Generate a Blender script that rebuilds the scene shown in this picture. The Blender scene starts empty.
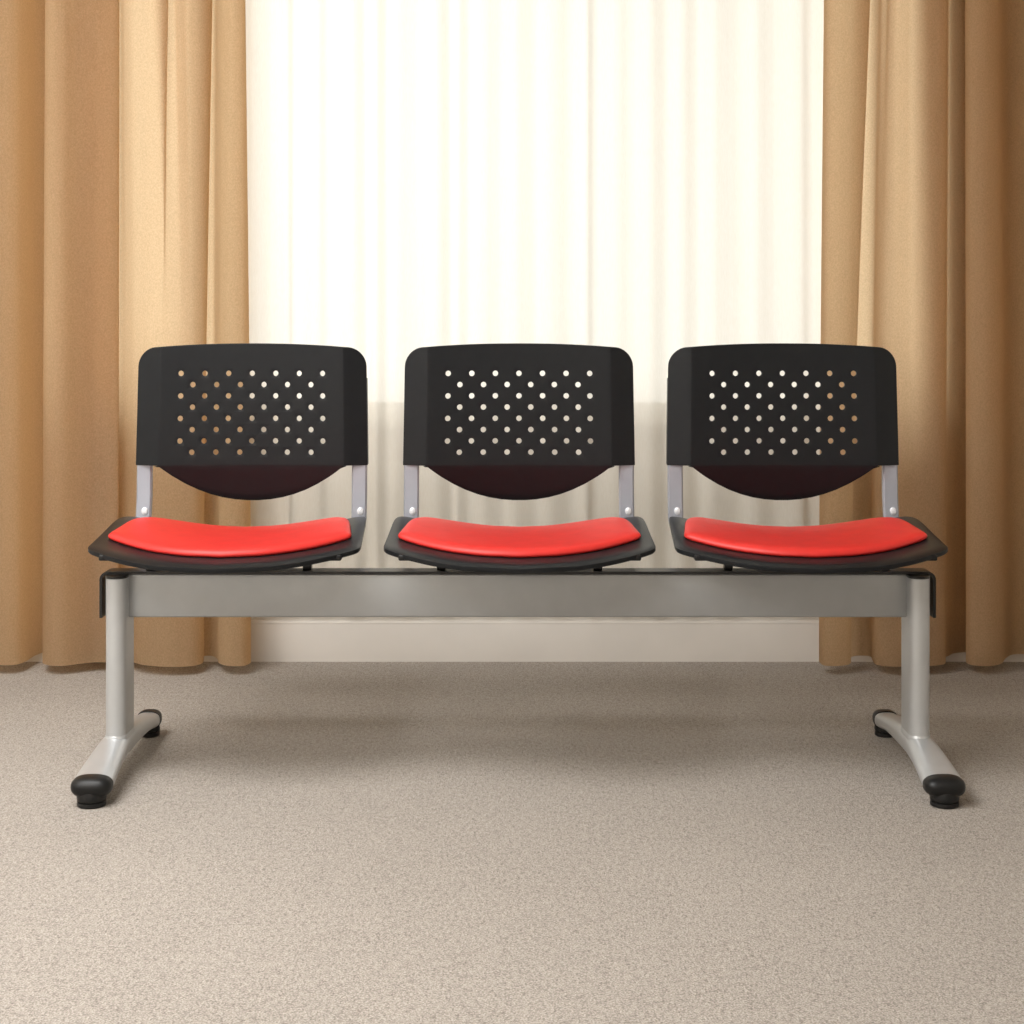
import bpy, bmesh, math, random
from mathutils import Vector
C = bpy.context.scene
COL = C.collection
PI = math.pi
F = 1693.0            # focal length in pixels of the 1024 px frame
CAMZ = 0.88
def X(px, d): return (px - 512.0) / F * d          # sideways metres of a sighting at distance d

# ------------------------------------------------------------------ materials
def new_mat(name):
    m = bpy.data.materials.new(name); m.use_nodes = True
    nt = m.node_tree; nt.nodes.clear()
    out = nt.nodes.new('ShaderNodeOutputMaterial')
    return m, nt, out
def nd(nt, t, **kw):
    n = nt.nodes.new(t)
    for k, v in kw.items():
        if k in n.inputs.keys(): n.inputs[k].default_value = v
        else: setattr(n, k, v)
    return n
def objcoord(nt, scale=(1,1,1)):
    tc = nt.nodes.new('ShaderNodeTexCoord'); mp = nt.nodes.new('ShaderNodeMapping')
    mp.inputs['Scale'].default_value = scale
    nt.links.new(tc.outputs['Object'], mp.inputs['Vector'])
    return mp.outputs['Vector']
def ramp(nt, fac, c0, c1, p0=0.0, p1=1.0):
    r = nt.nodes.new('ShaderNodeValToRGB')
    r.color_ramp.elements[0].color = (*c0, 1); r.color_ramp.elements[0].position = p0
    r.color_ramp.elements[1].color = (*c1, 1); r.color_ramp.elements[1].position = p1
    nt.links.new(fac, r.inputs['Fac'])
    return r.outputs['Color']
def plain(name, c, rough=0.5, metal=0.0, spec=0.5, nscale=0, nvar=0.1, bump=0.0, bscale=300, coat=0.0):
    m, nt, out = new_mat(name)
    p = nd(nt, 'ShaderNodeBsdfPrincipled')
    p.inputs['Roughness'].default_value = rough
    p.inputs['Metallic'].default_value = metal
    p.inputs['Specular IOR Level'].default_value = spec
    p.inputs['Coat Weight'].default_value = coat
    v = objcoord(nt)
    n = nd(nt, 'ShaderNodeTexNoise', Scale=float(nscale or 40), Detail=3.0)
    nt.links.new(v, n.inputs['Vector'])
    col = ramp(nt, n.outputs['Fac'], tuple(x*(1-nvar) for x in c), tuple(min(1, x*(1+nvar)) for x in c), 0.3, 0.7)
    nt.links.new(col, p.inputs['Base Color'])
    if bump:
        b = nd(nt, 'ShaderNodeTexNoise', Scale=float(bscale), Detail=2.0)
        nt.links.new(v, b.inputs['Vector'])
        bp = nd(nt, 'ShaderNodeBump', Strength=bump, Distance=0.002)
        nt.links.new(b.outputs['Fac'], bp.inputs['Height'])
        nt.links.new(bp.outputs['Normal'], p.inputs['Normal'])
    nt.links.new(p.outputs['BSDF'], out.inputs['Surface'])
    return m

def carpet_mat():
    m, nt, out = new_mat('carpet')
    p = nd(nt, 'ShaderNodeBsdfPrincipled'); p.inputs['Roughness'].default_value = 0.95
    p.inputs['Specular IOR Level'].default_value = 0.1
    v = objcoord(nt)
    vo = nd(nt, 'ShaderNodeTexVoronoi', Scale=330.0); nt.links.new(v, vo.inputs['Vector'])
    n1 = nd(nt, 'ShaderNodeTexNoise', Scale=420.0, Detail=2.0, Roughness=0.6); nt.links.new(v, n1.inputs['Vector'])
    v2 = objcoord(nt, (160, 70, 1))
    n2 = nd(nt, 'ShaderNodeTexNoise', Scale=1.0, Detail=2.0); nt.links.new(v2, n2.inputs['Vector'])
    n3 = nd(nt, 'ShaderNodeTexNoise', Scale=2.2, Detail=3.0); nt.links.new(v, n3.inputs['Vector'])
    def math_(op, a, b):
        q = nt.nodes.new('ShaderNodeMath'); q.operation = op
        for i, s in enumerate((a, b)):
            if hasattr(s, 'links'): nt.links.new(s, q.inputs[i])
            else: q.inputs[i].default_value = s
        return q.outputs[0]
    h = math_('SUBTRACT', n1.outputs['Fac'], math_('MULTIPLY', vo.outputs['Distance'], 0.45))
    h = math_('ADD', h, math_('MULTIPLY', n2.outputs['Fac'], 0.35))
    fac = math_('ADD', h, math_('MULTIPLY', n3.outputs['Fac'], 0.10))
    col = ramp(nt, fac, CARPET_D, CARPET_L, 0.22, 0.80)
    nt.links.new(col, p.inputs['Base Color'])
    bp = nd(nt, 'ShaderNodeBump', Strength=0.55, Distance=0.003)
    nt.links.new(h, bp.inputs['Height']); nt.links.new(bp.outputs['Normal'], p.inputs['Normal'])
    nt.links.new(p.outputs['BSDF'], out.inputs['Surface'])
    return m

def fabric_mat(name, c0, c1, trans, tcol, transp=0.0, grain=(520, 520, 330), bump=0.25, fold_shade=0.0):
    """woven cloth: diffuse weave, part of the light coming through"""
    m, nt, out = new_mat(name)
    v = objcoord(nt, grain)
    n = nd(nt, 'ShaderNodeTexNoise', Scale=1.0, Detail=2.0, Roughness=0.6); nt.links.new(v, n.inputs['Vector'])
    col = ramp(nt, n.outputs['Fac'], c0, c1, 0.3, 0.7)
    bp = nd(nt, 'ShaderNodeBump', Strength=bump, Distance=0.001)
    nt.links.new(n.outputs['Fac'], bp.inputs['Height'])
    d = nd(nt, 'ShaderNodeBsdfDiffuse'); nt.links.new(col, d.inputs['Color']); nt.links.new(bp.outputs['Normal'], d.inputs['Normal'])
    t = nd(nt, 'ShaderNodeBsdfTranslucent'); t.inputs['Color'].default_value = (*tcol, 1)
    if fold_shade:                              # soft shade of the folds painted into the translucent colour
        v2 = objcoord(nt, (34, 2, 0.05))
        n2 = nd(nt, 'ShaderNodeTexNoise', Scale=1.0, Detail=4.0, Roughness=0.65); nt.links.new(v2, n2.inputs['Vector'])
        c2 = ramp(nt, n2.outputs['Fac'], tuple(x*(1-fold_shade*k) for x, k in zip(tcol, (0.8, 1.0, 1.35))), tcol, 0.36, 0.60)
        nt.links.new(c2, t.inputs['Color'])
    mx = nd(nt, 'ShaderNodeMixShader'); mx.inputs[0].default_value = trans
    nt.links.new(d.outputs[0], mx.inputs[1]); nt.links.new(t.outputs[0], mx.inputs[2])
    last = mx
    if transp:
        tr = nd(nt, 'ShaderNodeBsdfTransparent')
        m2 = nd(nt, 'ShaderNodeMixShader'); m2.inputs[0].default_value = transp
        nt.links.new(mx.outputs[0], m2.inputs[1]); nt.links.new(tr.outputs[0], m2.inputs[2]); last = m2
    nt.links.new(last.outputs[0], out.inputs['Surface'])
    return m

def glass_mat():
    m, nt, out = new_mat('window_glass')
    tr = nd(nt, 'ShaderNodeBsdfTransparent'); tr.inputs['Color'].default_value = (0.96, 0.97, 0.96, 1)
    g = nd(nt, 'ShaderNodeBsdfGlossy'); g.inputs['Roughness'].default_value = 0.02
    fr = nd(nt, 'ShaderNodeFresnel', IOR=1.45)
    mx = nd(nt, 'ShaderNodeMixShader')
    nt.links.new(fr.outputs[0], mx.inputs[0]); nt.links.new(tr.outputs[0], mx.inputs[1]); nt.links.new(g.outputs[0], mx.inputs[2])
    nt.links.new(mx.outputs[0], out.inputs['Surface'])
    return m

CARPET_D = (0.220, 0.193, 0.168); CARPET_L = (0.555, 0.505, 0.452)
M = dict(
    carpet=carpet_mat(),
    wall=plain('wall_paint', (0.76, 0.72, 0.66), 0.8, nscale=6, nvar=0.03, bump=0.05),
    ceil=plain('ceiling_paint', (0.82, 0.80, 0.76), 0.9, nscale=5, nvar=0.02),
    base=plain('baseboard_paint', (0.70, 0.655, 0.60), 0.45, nscale=8, nvar=0.03),
    frame=plain('window_frame_paint', (0.85, 0.83, 0.78), 0.4, nscale=8, nvar=0.02),
    glass=glass_mat(),
    drape=fabric_mat('drape_fabric', (0.25, 0.175, 0.098), (0.50, 0.385, 0.26), 0.50, (1.0, 0.75, 0.48), grain=(330, 330, 260)),
    sheer=fabric_mat('sheer_fabric', (0.86, 0.82, 0.73), (0.93, 0.90, 0.83), 0.31, (0.955, 0.935, 0.88), transp=0.08, fold_shade=0.085, grain=(700, 700, 60), bump=0.05),
    black=plain('black_plastic', (0.0085, 0.0100, 0.0120), 0.38, spec=0.28, nscale=60, nvar=0.08, bump=0.04, bscale=900),
    rubber=plain('black_rubber', (0.008, 0.008, 0.008), 0.42, spec=0.35, nscale=60, nvar=0.1),
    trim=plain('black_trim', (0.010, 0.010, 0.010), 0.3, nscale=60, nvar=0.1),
    red=plain('red_vinyl', (0.70, 0.028, 0.022), 0.45, nscale=30, nvar=0.05, bump=0.06, bscale=700),
    silver=plain('silver_paint_dim', (0.42, 0.433, 0.44), 0.36, metal=0.6, nscale=25, nvar=0.03, bump=0.02, bscale=1500),  # beam silver, toned down: its dark reflections are in the colour
    leg=plain('silver_paint_lit', (0.54, 0.553, 0.56), 0.36, metal=0.5, nscale=25, nvar=0.03, bump=0.02, bscale=1500),  # same silver for the legs, their brighter light put into the colour
    steel=plain('upright_steel', (0.37, 0.39, 0.445), 0.36, metal=0.35, nscale=25, nvar=0.03),
    bolt=plain('bolt_zinc', (0.85, 0.86, 0.9), 0.25, metal=0.2, nscale=80, nvar=0.03),
)

# ------------------------------------------------------------------ object helpers
def finish(bm, name, mat, parent=None, angle=35, loc=(0,0,0)):
    bmesh.ops.remove_doubles(bm, verts=bm.verts, dist=1e-6)
    bmesh.ops.recalc_face_normals(bm, faces=bm.faces)
    me = bpy.data.meshes.new(name); bm.to_mesh(me); bm.free()
    me.materials.append(M[mat])
    for p in me.polygons: p.use_smooth = True
    if angle is not None: me.set_sharp_from_angle(angle=math.radians(angle))
    o = bpy.data.objects.new(name, me); COL.objects.link(o)
    o.location = loc
    if parent: o.parent = parent
    return o
def box(bm, x0, x1, y0, y1, z0, z1, bev=0.0, seg=3):
    vs = [bm.verts.new((x, y, z)) for x in (x0, x1) for y in (y0, y1) for z in (z0, z1)]
    idx = [(0,1,3,2),(4,6,7,5),(0,4,5,1),(2,3,7,6),(0,2,6,4),(1,5,7,3)]
    fs = [bm.faces.new([vs[i] for i in q]) for q in idx]
    if bev:
        es = list({e for f in fs for e in f.edges})
        bmesh.ops.bevel(bm, geom=es, offset=bev, segments=seg, profile=0.5, affect='EDGES')
def struct(name, bm, mat, label=None):
    o = finish(bm, name, mat); o['kind'] = 'structure'
    return o
def tag(o, label, cat, group=None):
    o['label'] = label; o['category'] = cat
    if group: o['group'] = group
def loft(bm, rings, cap=True, closed=True):
    R = [[bm.verts.new(p) for p in r] for r in rings]
    n = len(R[0])
    for a, b in zip(R, R[1:]):
        for i in range(n if closed else n-1):
            j = (i+1) % n
            bm.faces.new((a[i], a[j], b[j], b[i]))
    if cap:
        bm.faces.new(R[0][::-1]); bm.faces.new(R[-1])
    return R
def se(th, n):
    c, s = math.cos(th), math.sin(th)
    return (math.copysign(abs(c)**(2/n), c), math.copysign(abs(s)**(2/n), s))
def smooth(a, b, x):
    t = max(0, min(1, (x-a)/(b-a))); return t*t*(3-2*t)
def lathe(bm, cx, cy, prof, n=32):
    loft(bm, [[(cx+r*math.cos(2*PI*i/n), cy+r*math.sin(2*PI*i/n), z) for i in range(n)] for r, z in prof])
def spline(pts, n=8):
    """catmull-rom through pts (tuples)"""
    P = [Vector(p) for p in pts]; out = []
    for i in range(len(P)-1):
        p0 = P[max(i-1, 0)]; p1 = P[i]; p2 = P[i+1]; p3 = P[min(i+2, len(P)-1)]
        for k in range(n):
            t = k/n
            out.append(0.5*((2*p1)+(p2-p0)*t+(2*p0-5*p1+4*p2-p3)*t*t+(3*p1-p0-3*p2+p3)*t**3))
    out.append(P[-1])
    return out

# ------------------------------------------------------------------ the room
WY = 4.10; RX = 2.4; RY0 = -1.3; RZ = 2.5; T = 0.16
WX0, WX1, WZ0, WZ1 = X(72, WY), X(944, WY), 0.566, 2.22
bm = bmesh.new(); box(bm, -RX-T, RX+T, RY0-T, WY+T, -0.1, 0); struct('floor', bm, 'carpet')
bm = bmesh.new(); box(bm, -RX-T, RX+T, RY0-T, WY+T, RZ, RZ+0.1); struct('ceiling', bm, 'ceil')
bm = bmesh.new()
box(bm, -RX-T, WX0, WY, WY+T, 0, RZ); box(bm, WX1, RX+T, WY, WY+T, 0, RZ)
box(bm, WX0, WX1, WY, WY+T, 0, WZ0); box(bm, WX0, WX1, WY, WY+T, WZ1, RZ)
struct('wall_back', bm, 'wall')
bm = bmesh.new(); box(bm, -RX-T, RX+T, RY0-T, RY0, 0, RZ); struct('wall_front', bm, 'wall')
bm = bmesh.new(); box(bm, -RX-T, -RX, RY0, WY, 0, RZ); struct('wall_left', bm, 'wall')
bm = bmesh.new(); box(bm, RX, RX+T, RY0, WY, 0, RZ); struct('wall_right', bm, 'wall')
def baseboard(name, prof_pts):
    bm = bmesh.new(); loft(bm, prof_pts); struct(name, bm, 'base')
bp = [(0, 0), (0.016, 0), (0.016, 0.083), (0.0125, 0.088), (0.0125, 0.093), (0.008, 0.0985), (0, 0.0985)]
baseboard('baseboard_back', [[(x, WY-t, z) for t, z in bp] for x in (-RX, RX)])
baseboard('baseboard_left', [[(-RX+t, y, z) for t, z in bp] for y in (RY0, WY-0.016)])
baseboard('baseboard_right', [[(RX-t, y, z) for t, z in bp] for y in (RY0, WY-0.016)])
# window: frame of stiles and rails with a sill board; the pane is a part of it
bm = bmesh.new()
fw = 0.055
box(bm, WX0, WX0+fw, WY+0.04, WY+0.10, WZ0, WZ1, 0.004); box(bm, WX1-fw, WX1, WY+0.04, WY+0.10, WZ0, WZ1, 0.004)
box(bm, WX0+fw, WX1-fw, WY+0.04, WY+0.10, WZ0, WZ0+fw, 0.004); box(bm, WX0+fw, WX1-fw, WY+0.04, WY+0.10, WZ1-fw, WZ1, 0.004)
win = struct('window_1', bm, 'frame')
bm = bmesh.new(); box(bm, WX0+fw-0.006, WX1-fw+0.006, WY+0.068, WY+0.074, WZ0+fw-0.006, WZ1-fw+0.006)
finish(bm, 'pane', 'glass', win)
bm = bmesh.new(); box(bm, WX0+0.001, WX1-0.001, WY-0.012, WY+0.04, WZ0, WZ0+0.014, 0.003)
finish(bm, 'window_sill', 'frame', win)

# ------------------------------------------------------------------ curtains
def cloth(name, top, bot, z1, hem, thick=0.0015, n=8, rows=30, mat='drape', hemw=0.0):
    """top / bot: control points (x, y) of the folds at the ceiling end and at the hem"""
    A = spline(top, n); B = spline(bot, n)
    bm = bmesh.new(); grid = []
    for r in range(rows+1):
        t = r/rows; z = z1 + (hem - z1)*t
        w = smooth(0.0, 1.0, t)
        row = []
        for i, (a, b) in enumerate(zip(A, B)):
            p = a.lerp(b, w)
            row.append(bm.verts.new((p.x, p.y, z)))
        grid.append(row)
    for a, b in zip(grid, grid[1:]):
        for i in range(len(a)-1):
            bm.faces.new((a[i], b[i], b[i+1], a[i+1]))
    me = bpy.data.meshes.new(name); bm.to_mesh(me); bm.free()
    for p in me.polygons: p.use_smooth = True
    me.materials.append(M[mat])
    o = bpy.data.objects.new(name, me); COL.objects.link(o)
    return o
DY = 4.005
def conv(pts):
    q = [(px, (8-(8-p)*1.4)/100) for px, p in pts]
    return [(X(px, DY-p), DY-p) for px, p in q]
# left drape: folds (sight position, centimetres in front of its back plane)
Ltop = [(-95,3),(-60,0),(-30,4),(0,7),(15,6.2),(26,3),(36,-1.5),(48,-4),(54,-3.4),(49,1),(46.5,5),(54,7),(64,7.2),(76,6.4),(95,6),(112,6),(119.5,5.2),(116,4.2),(100,3.4),(79,3.1),(75,2.5),(80,1.7),(100,1.7),(118,2.0),(122,3.4),(132,5.2),(150,5.4),(157,5.2),(166,4.8),(172,4.2),(169,3.3),(159,2.8),(156,2.3),(159,1.6),(169,1.5),(174,3.2),(182,5.2),(191,5.0),(204,4.3),(214,3.4),(216,2.6),(211,1.8),(197,1.4),(194,0.8),(198,0.1),(214,0.2),(219,2.4),(225,5.2),(233,6.2),(241,5.0),(243,3.4)]
Lbot = [(-95,3),(-60,0),(-30,4),(0,7),(16,6.6),(26,4),(34,0),(44,-3.1),(51,-2.8),(45.5,1),(42.5,5),(48,7),(62,7.6),(80,6),(95,4.8),(112,5.0),(118.5,4.6),(115,3.8),(101,3.0),(84,2.6),(81,2.0),(86,1.3),(102,1.2),(120,1.6),(128,3.0),(134,5.0),(140,6.4),(146,7.2),(152,7.7),(158,8.0),(163,8.2),(168,8.35),(173,8.4),(178,8.4),(184,8.2),(190,7.9),(195,7.4),(199,6.7),(202,5.6),(203.5,4.2),(203.6,3.2),(202,2.4),(199,1.8),(198,1.0),(201,0.2),(212,-0.2),(217.5,2.4),(219,5.4),(228,7.6),(244,7.6),(251,5.0)]
Rtop = [(826,4),(830,5.5),(840,6.2),(852,5.8),(865,5.4),(878,4.8),(875,4),(858,3.4),(855,2.8),(860,2.1),(875,2.1),(881,3.4),(886,4.6),(892,4.9),(893.5,6),(899,7.2),(906,6.5),(911,5.2),(925,5.1),(940,5.7),(949,5.2),(946,4.2),(916,3.5),(912,2.7),(918,1.9),(940,1.6),(951,0.6),(954,-2.6),(968,-3.6),(967,1),(965,4.5),(970,7),(983,7.4),(995,5.4),(999,1.5),(1008,-1.5),(1032,-1),(1052,4),(1075,6),(1110,2)]
Rbot = [(819,4.2),(824,7.2),(836,7.8),(847,6.9),(850.5,5.6),(851,4.8),(849,4.1),(846,3.5),(845,2.8),(848,1.4),(858,-0.4),(870,0.2),(872.5,3.2),(875,6),(882,7.6),(892,8.2),(902,8.2),(912,8),(925,7.8),(940,7),(945.5,5.6),(942,4.5),(918,3.7),(914,2.9),(920,1.9),(938,1.4),(947,0.2),(954,-2.4),(969,-3.0),(968,1),(966,4.5),(972,7),(988,7.8),(1001,6),(1006,1.5),(1014,-1.5),(1034,-1),(1054,4),(1075,6),(1110,2)]
assert len(Ltop) == len(Lbot) and len(Rtop) == len(Rbot)
o = cloth('drape', conv(Ltop), conv(Lbot), RZ-0.02, 0.0235)
tag(o, 'tan fabric drape hanging left of the window behind the left end of the bench', 'curtain', 'tan drapes at the window')
o = cloth('drape', conv(Rtop), conv(Rbot), RZ-0.02, 0.0235)
tag(o, 'tan fabric drape hanging right of the window behind the right end of the bench', 'curtain', 'tan drapes at the window')
random.seed(7)
SY = 4.055
pts = []; px = 222.0; s = 1
while px < 852:
    pts.append((X(px, SY), SY + s*random.uniform(0.005, 0.013)))
    px += random.uniform(8, 24); s = -s
bot = [(x + random.uniform(-0.004, 0.004), SY + (y-SY)*0.6) for x, y in pts]
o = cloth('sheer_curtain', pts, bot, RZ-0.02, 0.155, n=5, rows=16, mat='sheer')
tag(o, 'white translucent sheer curtain hanging across the window between the tan drapes', 'curtain')

# ------------------------------------------------------------------ the bench
bench = bpy.data.objects.new('waiting_bench', None); COL.objects.link(bench)
BX, BY = 0.0105, 3.15
bench.location = (BX, BY, 0)
tag(bench, 'three-seat waiting bench with black perforated backs, red pads and silver beam on beige carpet', 'bench')
def LY(d): return d - BY
HS = 0.738                                  # half span between the two legs
# beam
bm = bmesh.new(); box(bm, -HS-0.0228, HS+0.0228, LY(3.12), LY(3.160), 0.2894, 0.3705, 0.004)
finish(bm, 'beam', 'silver', bench)
# black cover strip: runs over the beam and turns down over both ends
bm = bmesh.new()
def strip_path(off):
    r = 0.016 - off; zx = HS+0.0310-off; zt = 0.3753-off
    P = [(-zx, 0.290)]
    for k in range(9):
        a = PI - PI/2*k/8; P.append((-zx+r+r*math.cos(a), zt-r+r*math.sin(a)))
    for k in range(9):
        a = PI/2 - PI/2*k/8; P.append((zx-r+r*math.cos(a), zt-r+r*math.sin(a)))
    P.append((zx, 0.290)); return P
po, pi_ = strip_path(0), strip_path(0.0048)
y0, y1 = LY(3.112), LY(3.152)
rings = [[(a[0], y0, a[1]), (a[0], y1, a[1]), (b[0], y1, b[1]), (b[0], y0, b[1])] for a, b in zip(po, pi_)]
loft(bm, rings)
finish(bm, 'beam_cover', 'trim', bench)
# legs and feet
def post_ring(z, gx=0.0190, y0=LY(3.085), y1=LY(3.178), grow=0.0):
    r = gx; n = 12; out = []
    for k in range(n+1):
        a = PI + PI*k/n; out.append(((r+grow)*math.cos(a), y0+r+(r+grow)*math.sin(a), z))
    for k in range(n+1):
        a = PI*k/n; out.append(((r+grow)*math.cos(a), y1-r+(r+grow)*math.sin(a), z))
    return out
def foot_z(d):                              # centre line of the arched foot
    t = (d-3.14)/(0.24 if d > 3.14 else 0.20)
    return 0.034 + 0.022*max(0, 1-t*t)**1.0
def sm(a, b, x):
    if a > b: return 1-smooth(b, a, x)
    return smooth(a, b, x)
def foot_w(d): return 0.0255 + 0.0095*max(0, min(1, (3.12-d)/0.17)) - 0.002*sm(3.2, 3.38, d)
def foot_h(d): return 0.0155 + 0.0065*sm(3.00, 3.12, d)*sm(3.32, 3.16, d)
def foot_ring(d, gw=0.0, gh=0.0, n=36, e=2.7, s=1.0):
    out = []
    for k in range(n):
        cx, cz = se(2*PI*k/n, e)
        out.append((cx*(foot_w(d)+gw)*s, LY(d), foot_z(d)+cz*(foot_h(d)+gh)*s))
    return out
for sgn in (-1, 1):
    lx = sgn*HS
    bm = bmesh.new()
    loft(bm, [post_ring(0.05), post_ring(0.3650), post_ring(0.3660, grow=-0.0010)])
    shade_ring = bmesh.new(); loft(shade_ring, [post_ring(0.3655, grow=0.0008), post_ring(0.3692, grow=0.0008), post_ring(0.3703)])  # black ring put in for the shade at the post top
    leg = finish(bm, 'leg', 'leg', bench, loc=(sgn*(HS-0.0025), 0, 0))
    finish(shade_ring, 'post_top_shade', 'trim', leg)
    bm = bmesh.new()
    loft(bm, [foot_ring(2.935 + (3.40-2.935)*k/30) for k in range(31)])
    # small welded collar where the post meets the foot
    loft(bm, [[(x-sgn*0.0025, y, z) for x, y, z in post_ring(h, grow=g)] for h, g in ((0.066, 0.0016), (0.0770, 0.0012), (0.0785, 0.0002))], cap=False)
    foot = finish(bm, 'foot', 'leg', bench, loc=(lx, 0, 0), angle=50)
    for (d0, d1, dp, R) in ((2.940, 2.906, 2.930, 0.0255), (3.385, 3.425, 3.398, 0.021)):
        bm = bmesh.new(); rings = []
        gw = 0.0006
        for k in range(13):
            t = k/12
            d = d0 + (d1-d0)*t
            s = math.sqrt(max(0.0, 1-max(0, (t-0.25)/0.76)**2.4))
            s = max(s, 0.08)
            zz = foot_z(d); ww = foot_w(min(max(d, 2.95), 3.39)); hh = foot_h(d)
            rings.append([(c*(ww+gw)*(0.35+0.65*s if k < 12 else 0.3), LY(d), zz + q*(hh+(0.0045 if q < 0 else 0.0025))*s) for c, q in (se(2*PI*i/36, 2.5) for i in range(36))])
        loft(bm, rings)
        finish(bm, 'foot_cap', 'rubber', foot, angle=60)
        bm = bmesh.new()
        lathe(bm, 0, LY(dp), [(R*0.86, 0.0), (R*0.97, 0.002), (R*0.97, 0.0085), (R*0.86, 0.0095), (R*0.86, 0.0105), (R*0.98, 0.0115), (R, 0.016), (R*0.9, 0.026)])
        finish(bm, 'glide', 'rubber', foot, angle=30)

# ---- seat shell / pad, local to the seat centre line (x sideways, y = distance - BY)
SF, SB, SW = 2.962, 3.372, 0.2515           # front, back, half width of the shell
def shell_z(x, d):
    u = abs(x)/SW
    z = 0.4120 + (0.0155 + 0.0345*sm(3.03, 3.36, d))*u**2.0
    z -= 0.004*sm(3.06, 2.965, d)
    return z
def plan(th, f, b, wf, wb, e, bow):
    """outline point: x, d"""
    c, s = se(th, e)
    mid = (f+b)/2; hd = (b-f)/2
    t = (s+1)/2
    w = wf + (wb-wf)*t
    d = mid + hd*s
    if s < 0: d += bow*s*s*(abs(c)**2.0)
    return c*w, d
def shell_mesh():
    bm = bmesh.new(); N = 96; RR = [0.0, 0.12, 0.3, 0.5, 0.68, 0.8, 0.88, 0.93, 0.965, 0.985, 1.0]
    drop = lambda r: 0.0045*max(0, (r-0.9)/0.1)**2.2
    cx, cd = 0.0, (SF+SB)/2
    def pt(r, k):
        x, d = plan(2*PI*k/N, SF, SB, SW, SW-0.012, 6.0, 0.100)
        return cx + x*r, cd + (d-cd)*r
    rings = []
    for r in RR[1:]:
        ring = []
        for k in range(N):
            x, d = pt(r, k); ring.append((x, LY(d), shell_z(x, d) - drop(r)))
        rings.append(ring)
    for r, dz in ((1.0, 0.006), (0.992, 0.0090), (0.975, 0.0098), (0.955, 0.0095), (0.94, 0.0085), (0.8, 0.0085), (0.5, 0.009), (0.12, 0.009)):
        ring = []
        for k in range(N):
            x, d = pt(r, k); ring.append((x, LY(d), shell_z(x, d) - drop(r) - dz))
        rings.append(ring)
    loft(bm, rings)
    return bm
PF, PB = 3.035, 3.352
def pad_mesh():
    bm = bmesh.new(); N = 96; T_ = 0.0165
    def pt(r, k):
        x, d = plan(2*PI*k/N, PF, PB, 0.2375, 0.202, 4.2, 0.112)
        cd = (PF+PB)/2
        return x*r, cd + (d-cd)*r
    rings = []
    for r, h in ((0.1, 1), (0.3, 1), (0.5, 1), (0.7, 0.995), (0.82, 0.97), (0.9, 0.91), (0.95, 0.8), (0.98, 0.62), (0.995, 0.42), (1.0, 0.25), (0.995, 0.1), (0.98, 0.0), (0.6, 0.0), (0.1, 0.0)):
        ring = []
        for k in range(N):
            x, d = pt(r, k)
            ring.append((x, LY(d), shell_z(x, d) + 0.0006 + T_*h))
        rings.append(ring)
    loft(bm, rings)
    return bm

# ---- backrest with real holes
BZ0, BZS, BZT, RECL = 0.4692, 0.5416, 0.7865, 0.012       # lip bottom, sleeve bottom, top centre
HWB = 0.2335                                # half width at the sleeves
CR = 0.187                                  # crease between centre panel and side wings
def back_y(x, z):
    ax = abs(x)
    y = 3.395 + RECL*(z-BZS)/(BZT-BZS)
    y += 0.010*(1-min(1, ax/CR)**2)         # shallow dish
    if ax > CR: y += 0.30*(ax-CR)           # wings turned back
    if z < BZS: y += 0.28*(BZS-z) 
    return y
def z_top(x):
    ax = abs(x)/HWB
    z = BZT - 0.011*ax**2.2
    r = 0.036; e = HWB - abs(x)
    if e < r: z -= r - math.sqrt(max(0, r*r-(r-e)**2))
    return z
def z_bot(x):
    ax = abs(x)
    if ax >= CR: return BZS
    t = ax/CR
    return BZ0 + (BZS-BZ0)*t**2.15
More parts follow.
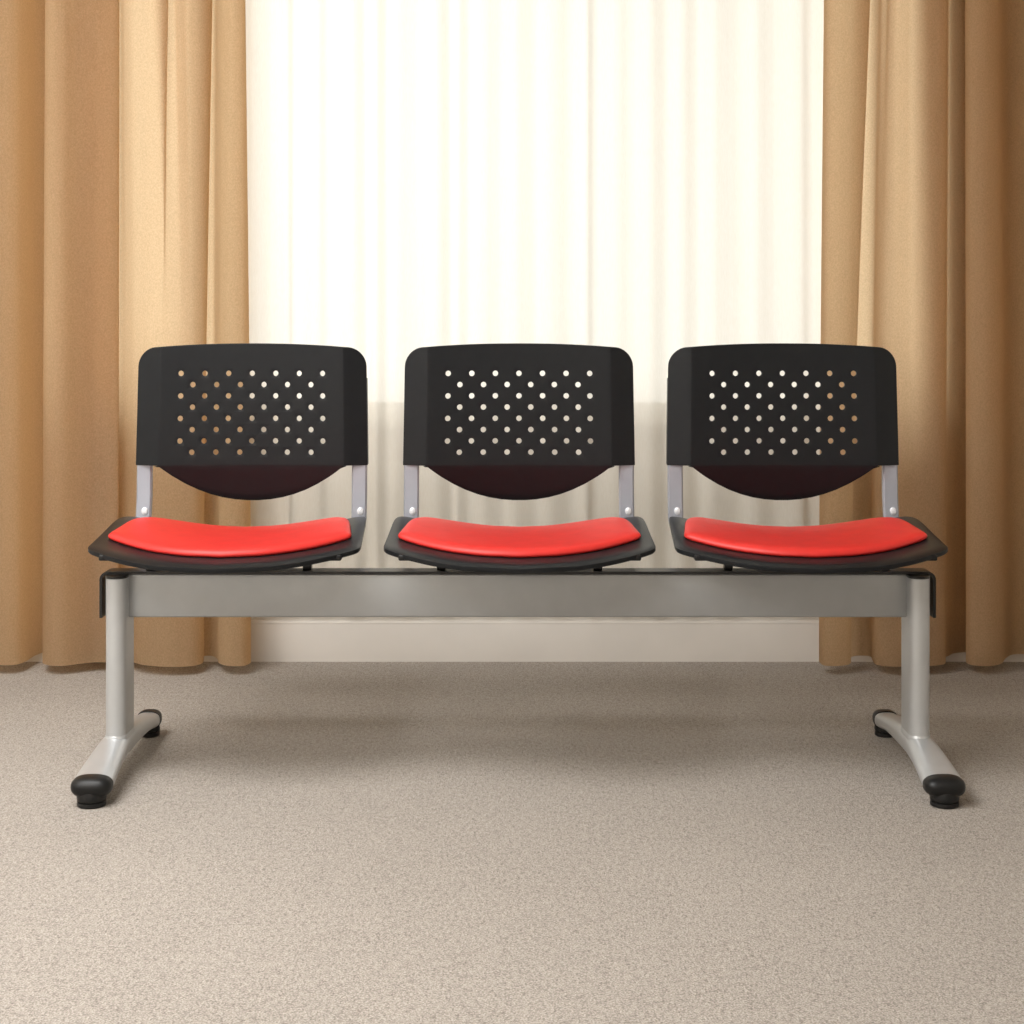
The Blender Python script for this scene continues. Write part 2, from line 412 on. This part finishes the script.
def backrest_mesh():
    cw, ch = 0.0240, 0.0226
    hx = [(-6.5+i)*cw for i in range(14)]
    hz0 = 0.5567; hz = [hz0 + j*ch for j in range(9)]
    right = [0.163, 0.172, 0.180, 0.1862, 0.1878, 0.194, 0.199]
    r = 0.036
    right += [HWB - r + r*math.sin(PI/2*k/9) for k in range(0, 10)]
    right[-1] = HWB
    xs = sorted({round(v, 6) for v in hx + right + [-v for v in right]})
    # vertical lines: lower block, hole block, upper block (count per column is fixed)
    NL, NU = 6, 6
    bm = bmesh.new(); V = {}
    def place(x, z):
        k = 1 - 0.016*max(0, (z-BZS)/(BZT-BZS))
        return bm.verts.new((x*k, LY(back_y(x, z)), z))
    zl = {}
    for i, x in enumerate(xs):
        col = []
        b, t = z_bot(x), z_top(x)
        if abs(x) < CR:
            for k in range(NL): col.append(b + (BZS-0.0008-b)*k/(NL-1) if NL > 1 else b)
        else:
            for k in range(NL): col.append(BZS)
        col.append(BZS+0.0025 if True else 0)
        hi = min(hz[-1], t-0.004)
        col += [hz[0] + (hi-hz[0])*j/8 for j in range(9)]
        for k in range(1, NU+1): col.append(hi + (t-hi)*(1-(1-k/NU)**1.5))
        zl[i] = col
    nz = len(zl[0])
    for i, x in enumerate(xs):
        for j in range(nz):
            if j and abs(zl[i][j]-zl[i][j-1]) < 1e-9: V[i, j] = V[i, j-1]
            else: V[i, j] = place(x, zl[i][j])
    j0 = NL+1
    i0 = min(range(len(xs)), key=lambda i: abs(xs[i]-hx[0]))
    HR = 0.0056; NS = 16
    for i in range(len(xs)-1):
        for j in range(nz-1):
            q = [V[i, j], V[i+1, j], V[i+1, j+1], V[i, j+1]]
            ci, cj = i-i0, j-j0
            if 0 <= ci < 13 and 0 <= cj < 8 and (ci + (7-cj)) % 2 == 0:
                mx = (xs[i]+xs[i+1])/2; mz = (zl[i][j]+zl[i][j+1])/2
                ring = [place(mx+HR*math.cos(2*PI*(k+0.5)/NS), mz+HR*math.sin(2*PI*(k+0.5)/NS)) for k in range(NS)]
                # corners in order: right-top(0), left-top(1), left-bottom(2), right-bottom(3)
                cor = [q[2], q[3], q[0], q[1]]
                for c in range(4):
                    base = c*NS//4
                    for k in range(NS//4 - 1):
                        bm.faces.new((cor[c], ring[(base+k+1) % NS], ring[(base+k) % NS]))
                    a = (base+NS//4-1) % NS; b = (base+NS//4) % NS
                    bm.faces.new((cor[c], cor[(c+1) % 4], ring[b], ring[a]))
                continue
            f = []
            for v in q:
                if v not in f: f.append(v)
            if len(f) >= 3: bm.faces.new(f)
    bmesh.ops.recalc_face_normals(bm, faces=bm.faces)
    # front faces look toward the sitter (-y)
    nsum = sum(f.normal.y for f in bm.faces)
    if nsum > 0: bmesh.ops.reverse_faces(bm, faces=bm.faces)
    return bm
def backrest_obj(parent, loc):
    bm = backrest_mesh()
    me = bpy.data.meshes.new('tmp'); bm.to_mesh(me); bm.free()
    t = bpy.data.objects.new('tmp', me); COL.objects.link(t)
    s = t.modifiers.new('s', 'SOLIDIFY'); s.thickness = 0.007; s.offset = -1
    bv = t.modifiers.new('b', 'BEVEL'); bv.width = 0.0016; bv.segments = 2; bv.limit_method = 'ANGLE'; bv.angle_limit = math.radians(60)
    dg = bpy.context.evaluated_depsgraph_get(); dg.update()
    m2 = bpy.data.meshes.new_from_object(t.evaluated_get(dg))
    bpy.data.objects.remove(t)
    b = bmesh.new(); b.from_mesh(m2)
    # sleeves behind the wings, around the uprights
    for sg in (-1, 1):
        rings = []
        for k in range(7):
            z = BZS + 0.0005 + (0.715-BZS)*k/6
            yf = LY(back_y(UX, z))+0.004; kx = 1 - 0.016*max(0, (z-BZS)/(BZT-BZS))
            xa, xb = UX*kx-0.0205, UX*kx+0.0165
            rings.append([(sg*xa, yf, z), (sg*xb, yf+0.004, z), (sg*xb, yf+0.026, z), (sg*(xb-0.004), yf+0.030, z), (sg*(xa+0.004), yf+0.030, z), (sg*xa, yf+0.026, z)])
        loft(b, rings)
    o = finish(b, 'backrest', 'black', parent, angle=28, loc=loc)
    return o
UX = 0.2165
def upright_mesh(sg):
    """flat tube: under the seat, bent up behind it and leaning back into the sleeve"""
    bm = bmesh.new()
    zs = 0.4085
    path = []
    path += [(3.10, zs+0.002, 0)]
    path += [(3.20, zs+0.001, 0), (3.30, zs, 0)]
    for k in range(1, 9):
        a = PI/2*k/8*0.97
        path.append((3.371 + 0.034*math.sin(a), zs + 0.034*(1-math.cos(a)), a))
    for z in (0.48, 0.54, 0.62, 0.68, 0.712):
        path.append((back_y(UX, max(z, BZS)) + 0.0125 + (RECL*(z-BZS)/(BZT-BZS) if z < BZS else 0), z, None))
    P = [Vector((0, LY(d), z)) for d, z, a in path]
    rings = []
    for i, p in enumerate(P):
        t = (P[min(i+1, len(P)-1)] - P[max(i-1, 0)]).normalized()
        nrm = Vector((0, -t.z, t.y))         # toward the sitter / up
        hw = 0.0110 + 0.0040*sm(0.412, 0.435, p.z); ht = 0.0042 + 0.0043*sm(0.412, 0.45, p.z)
        cx = sg*UX*(1 - 0.016*max(0, (p.z-BZS)/(BZT-BZS)))
        c = 0.003
        sec = [(-hw, -ht+c), (-hw+c, -ht), (hw-c, -ht), (hw, -ht+c), (hw, ht-c), (hw-c, ht), (-hw+c, ht), (-hw, ht-c)]
        rings.append([(cx+a, p.y + nrm.y*b, p.z + nrm.z*b) for a, b in sec])
    loft(bm, rings)
    return bm
seat_x = (-0.5345, 0.0035, 0.5350)
protos = {}
for i, sx in enumerate(seat_x):
    loc = (sx, 0, 0)
    if i == 0:
        sh = finish(shell_mesh(), 'seat_shell', 'black', bench, 40, loc)
        pd = finish(pad_mesh(), 'seat_pad', 'red', sh, 60)
        br = backrest_obj(bench, loc)
        ups = []
        for sg in (-1, 1):
            u = finish(upright_mesh(sg), 'upright', 'steel', bench, 30, loc)
            bm = bmesh.new(); n = 24
            zb = 0.4500
            yb = LY(3.3985)
            loft(bm, [[(sg*UX + (0.003) + r*math.cos(2*PI*k/n), yb-h, zb+1.15*r*math.sin(2*PI*k/n)) for k in range(n)] for r, h in ((0.0068, -0.003), (0.0068, 0.001), (0.0055, 0.0030), (0.002, 0.0040))])
            b = finish(bm, 'bolt', 'bolt', u, 40)
            bm = bmesh.new()
            box(bm, sg*(UX-0.011)-0.0125, sg*(UX-0.011)+0.0125, LY(3.036), LY(3.058), 0.4065, 0.4175, 0.003)
            cp = finish(bm, 'end_cap', 'rubber', u, 40)
            ups.append((u, (b, cp)))
        sup = []
        for sg in (-1, 1):
            bm = bmesh.new()
            box(bm, sg*0.145-0.008, sg*0.145+0.008, LY(3.128), LY(3.15), 0.3745, 0.4045, 0.002)
            sup.append(finish(bm, 'seat_bracket', 'trim', bench, 40, loc))
        protos = dict(sh=sh, pd=pd, br=br, ups=ups, sup=sup)
    else:
        def cp_(o, parent, loc=None):
            c = o.copy(); COL.objects.link(c); c.parent = parent
            if loc: c.location = loc
            return c
        s2 = cp_(protos['sh'], bench, loc); cp_(protos['pd'], s2)
        cp_(protos['br'], bench, loc)
        for u, ch in protos['ups']:
            u2 = cp_(u, bench, loc)
            for c in ch: cp_(c, u2)
        for b in protos['sup']: cp_(b, bench, loc)

# ------------------------------------------------------------------ light
w = bpy.data.worlds.new('World'); C.world = w; w.use_nodes = True
bg = w.node_tree.nodes['Background']; bg.inputs['Color'].default_value = (1.0, 0.98, 0.945, 1); bg.inputs['Strength'].default_value = 3.0
def area(name, loc, rot, sx, sy, power, col, portal=False):
    l = bpy.data.lights.new(name, 'AREA'); l.shape = 'RECTANGLE'; l.size = sx; l.size_y = sy
    l.energy = power; l.color = col
    if portal: l.cycles.is_portal = True
    o = bpy.data.objects.new(name, l); COL.objects.link(o); o.location = loc; o.rotation_euler = rot
    return o
area('window_portal', ((WX0+WX1)/2, WY+0.13, (WZ0+WZ1)/2), (-PI/2, 0, 0), WX1-WX0, WZ1-WZ0, 1, (1,1,1), True)
area('ceiling_lamp', (-1.2, 2.15, RZ-0.02), (0, 0, 0), 1.5, 1.1, 68, (1.0, 0.995, 0.985))
area('ceiling_lamp', (-1.55, 0.3, RZ-0.02), (0, 0, 0), 1.6, 1.0, 74, (1.0, 0.995, 0.985))

# ------------------------------------------------------------------ camera
cam = bpy.data.cameras.new('Camera'); co = bpy.data.objects.new('Camera', cam); COL.objects.link(co)
co.location = (0, 0, CAMZ); co.rotation_euler = (PI/2, 0, 0)
cam.sensor_width = 36; cam.lens = F/1024*36; cam.shift_y = -(512-297)/1024
cam.clip_start = 0.05
C.camera = co
vs = C.view_settings
vs.view_transform = 'Standard'; vs.look = 'None'; vs.gamma = 1; vs.use_curve_mapping = False; vs.exposure = 0.0
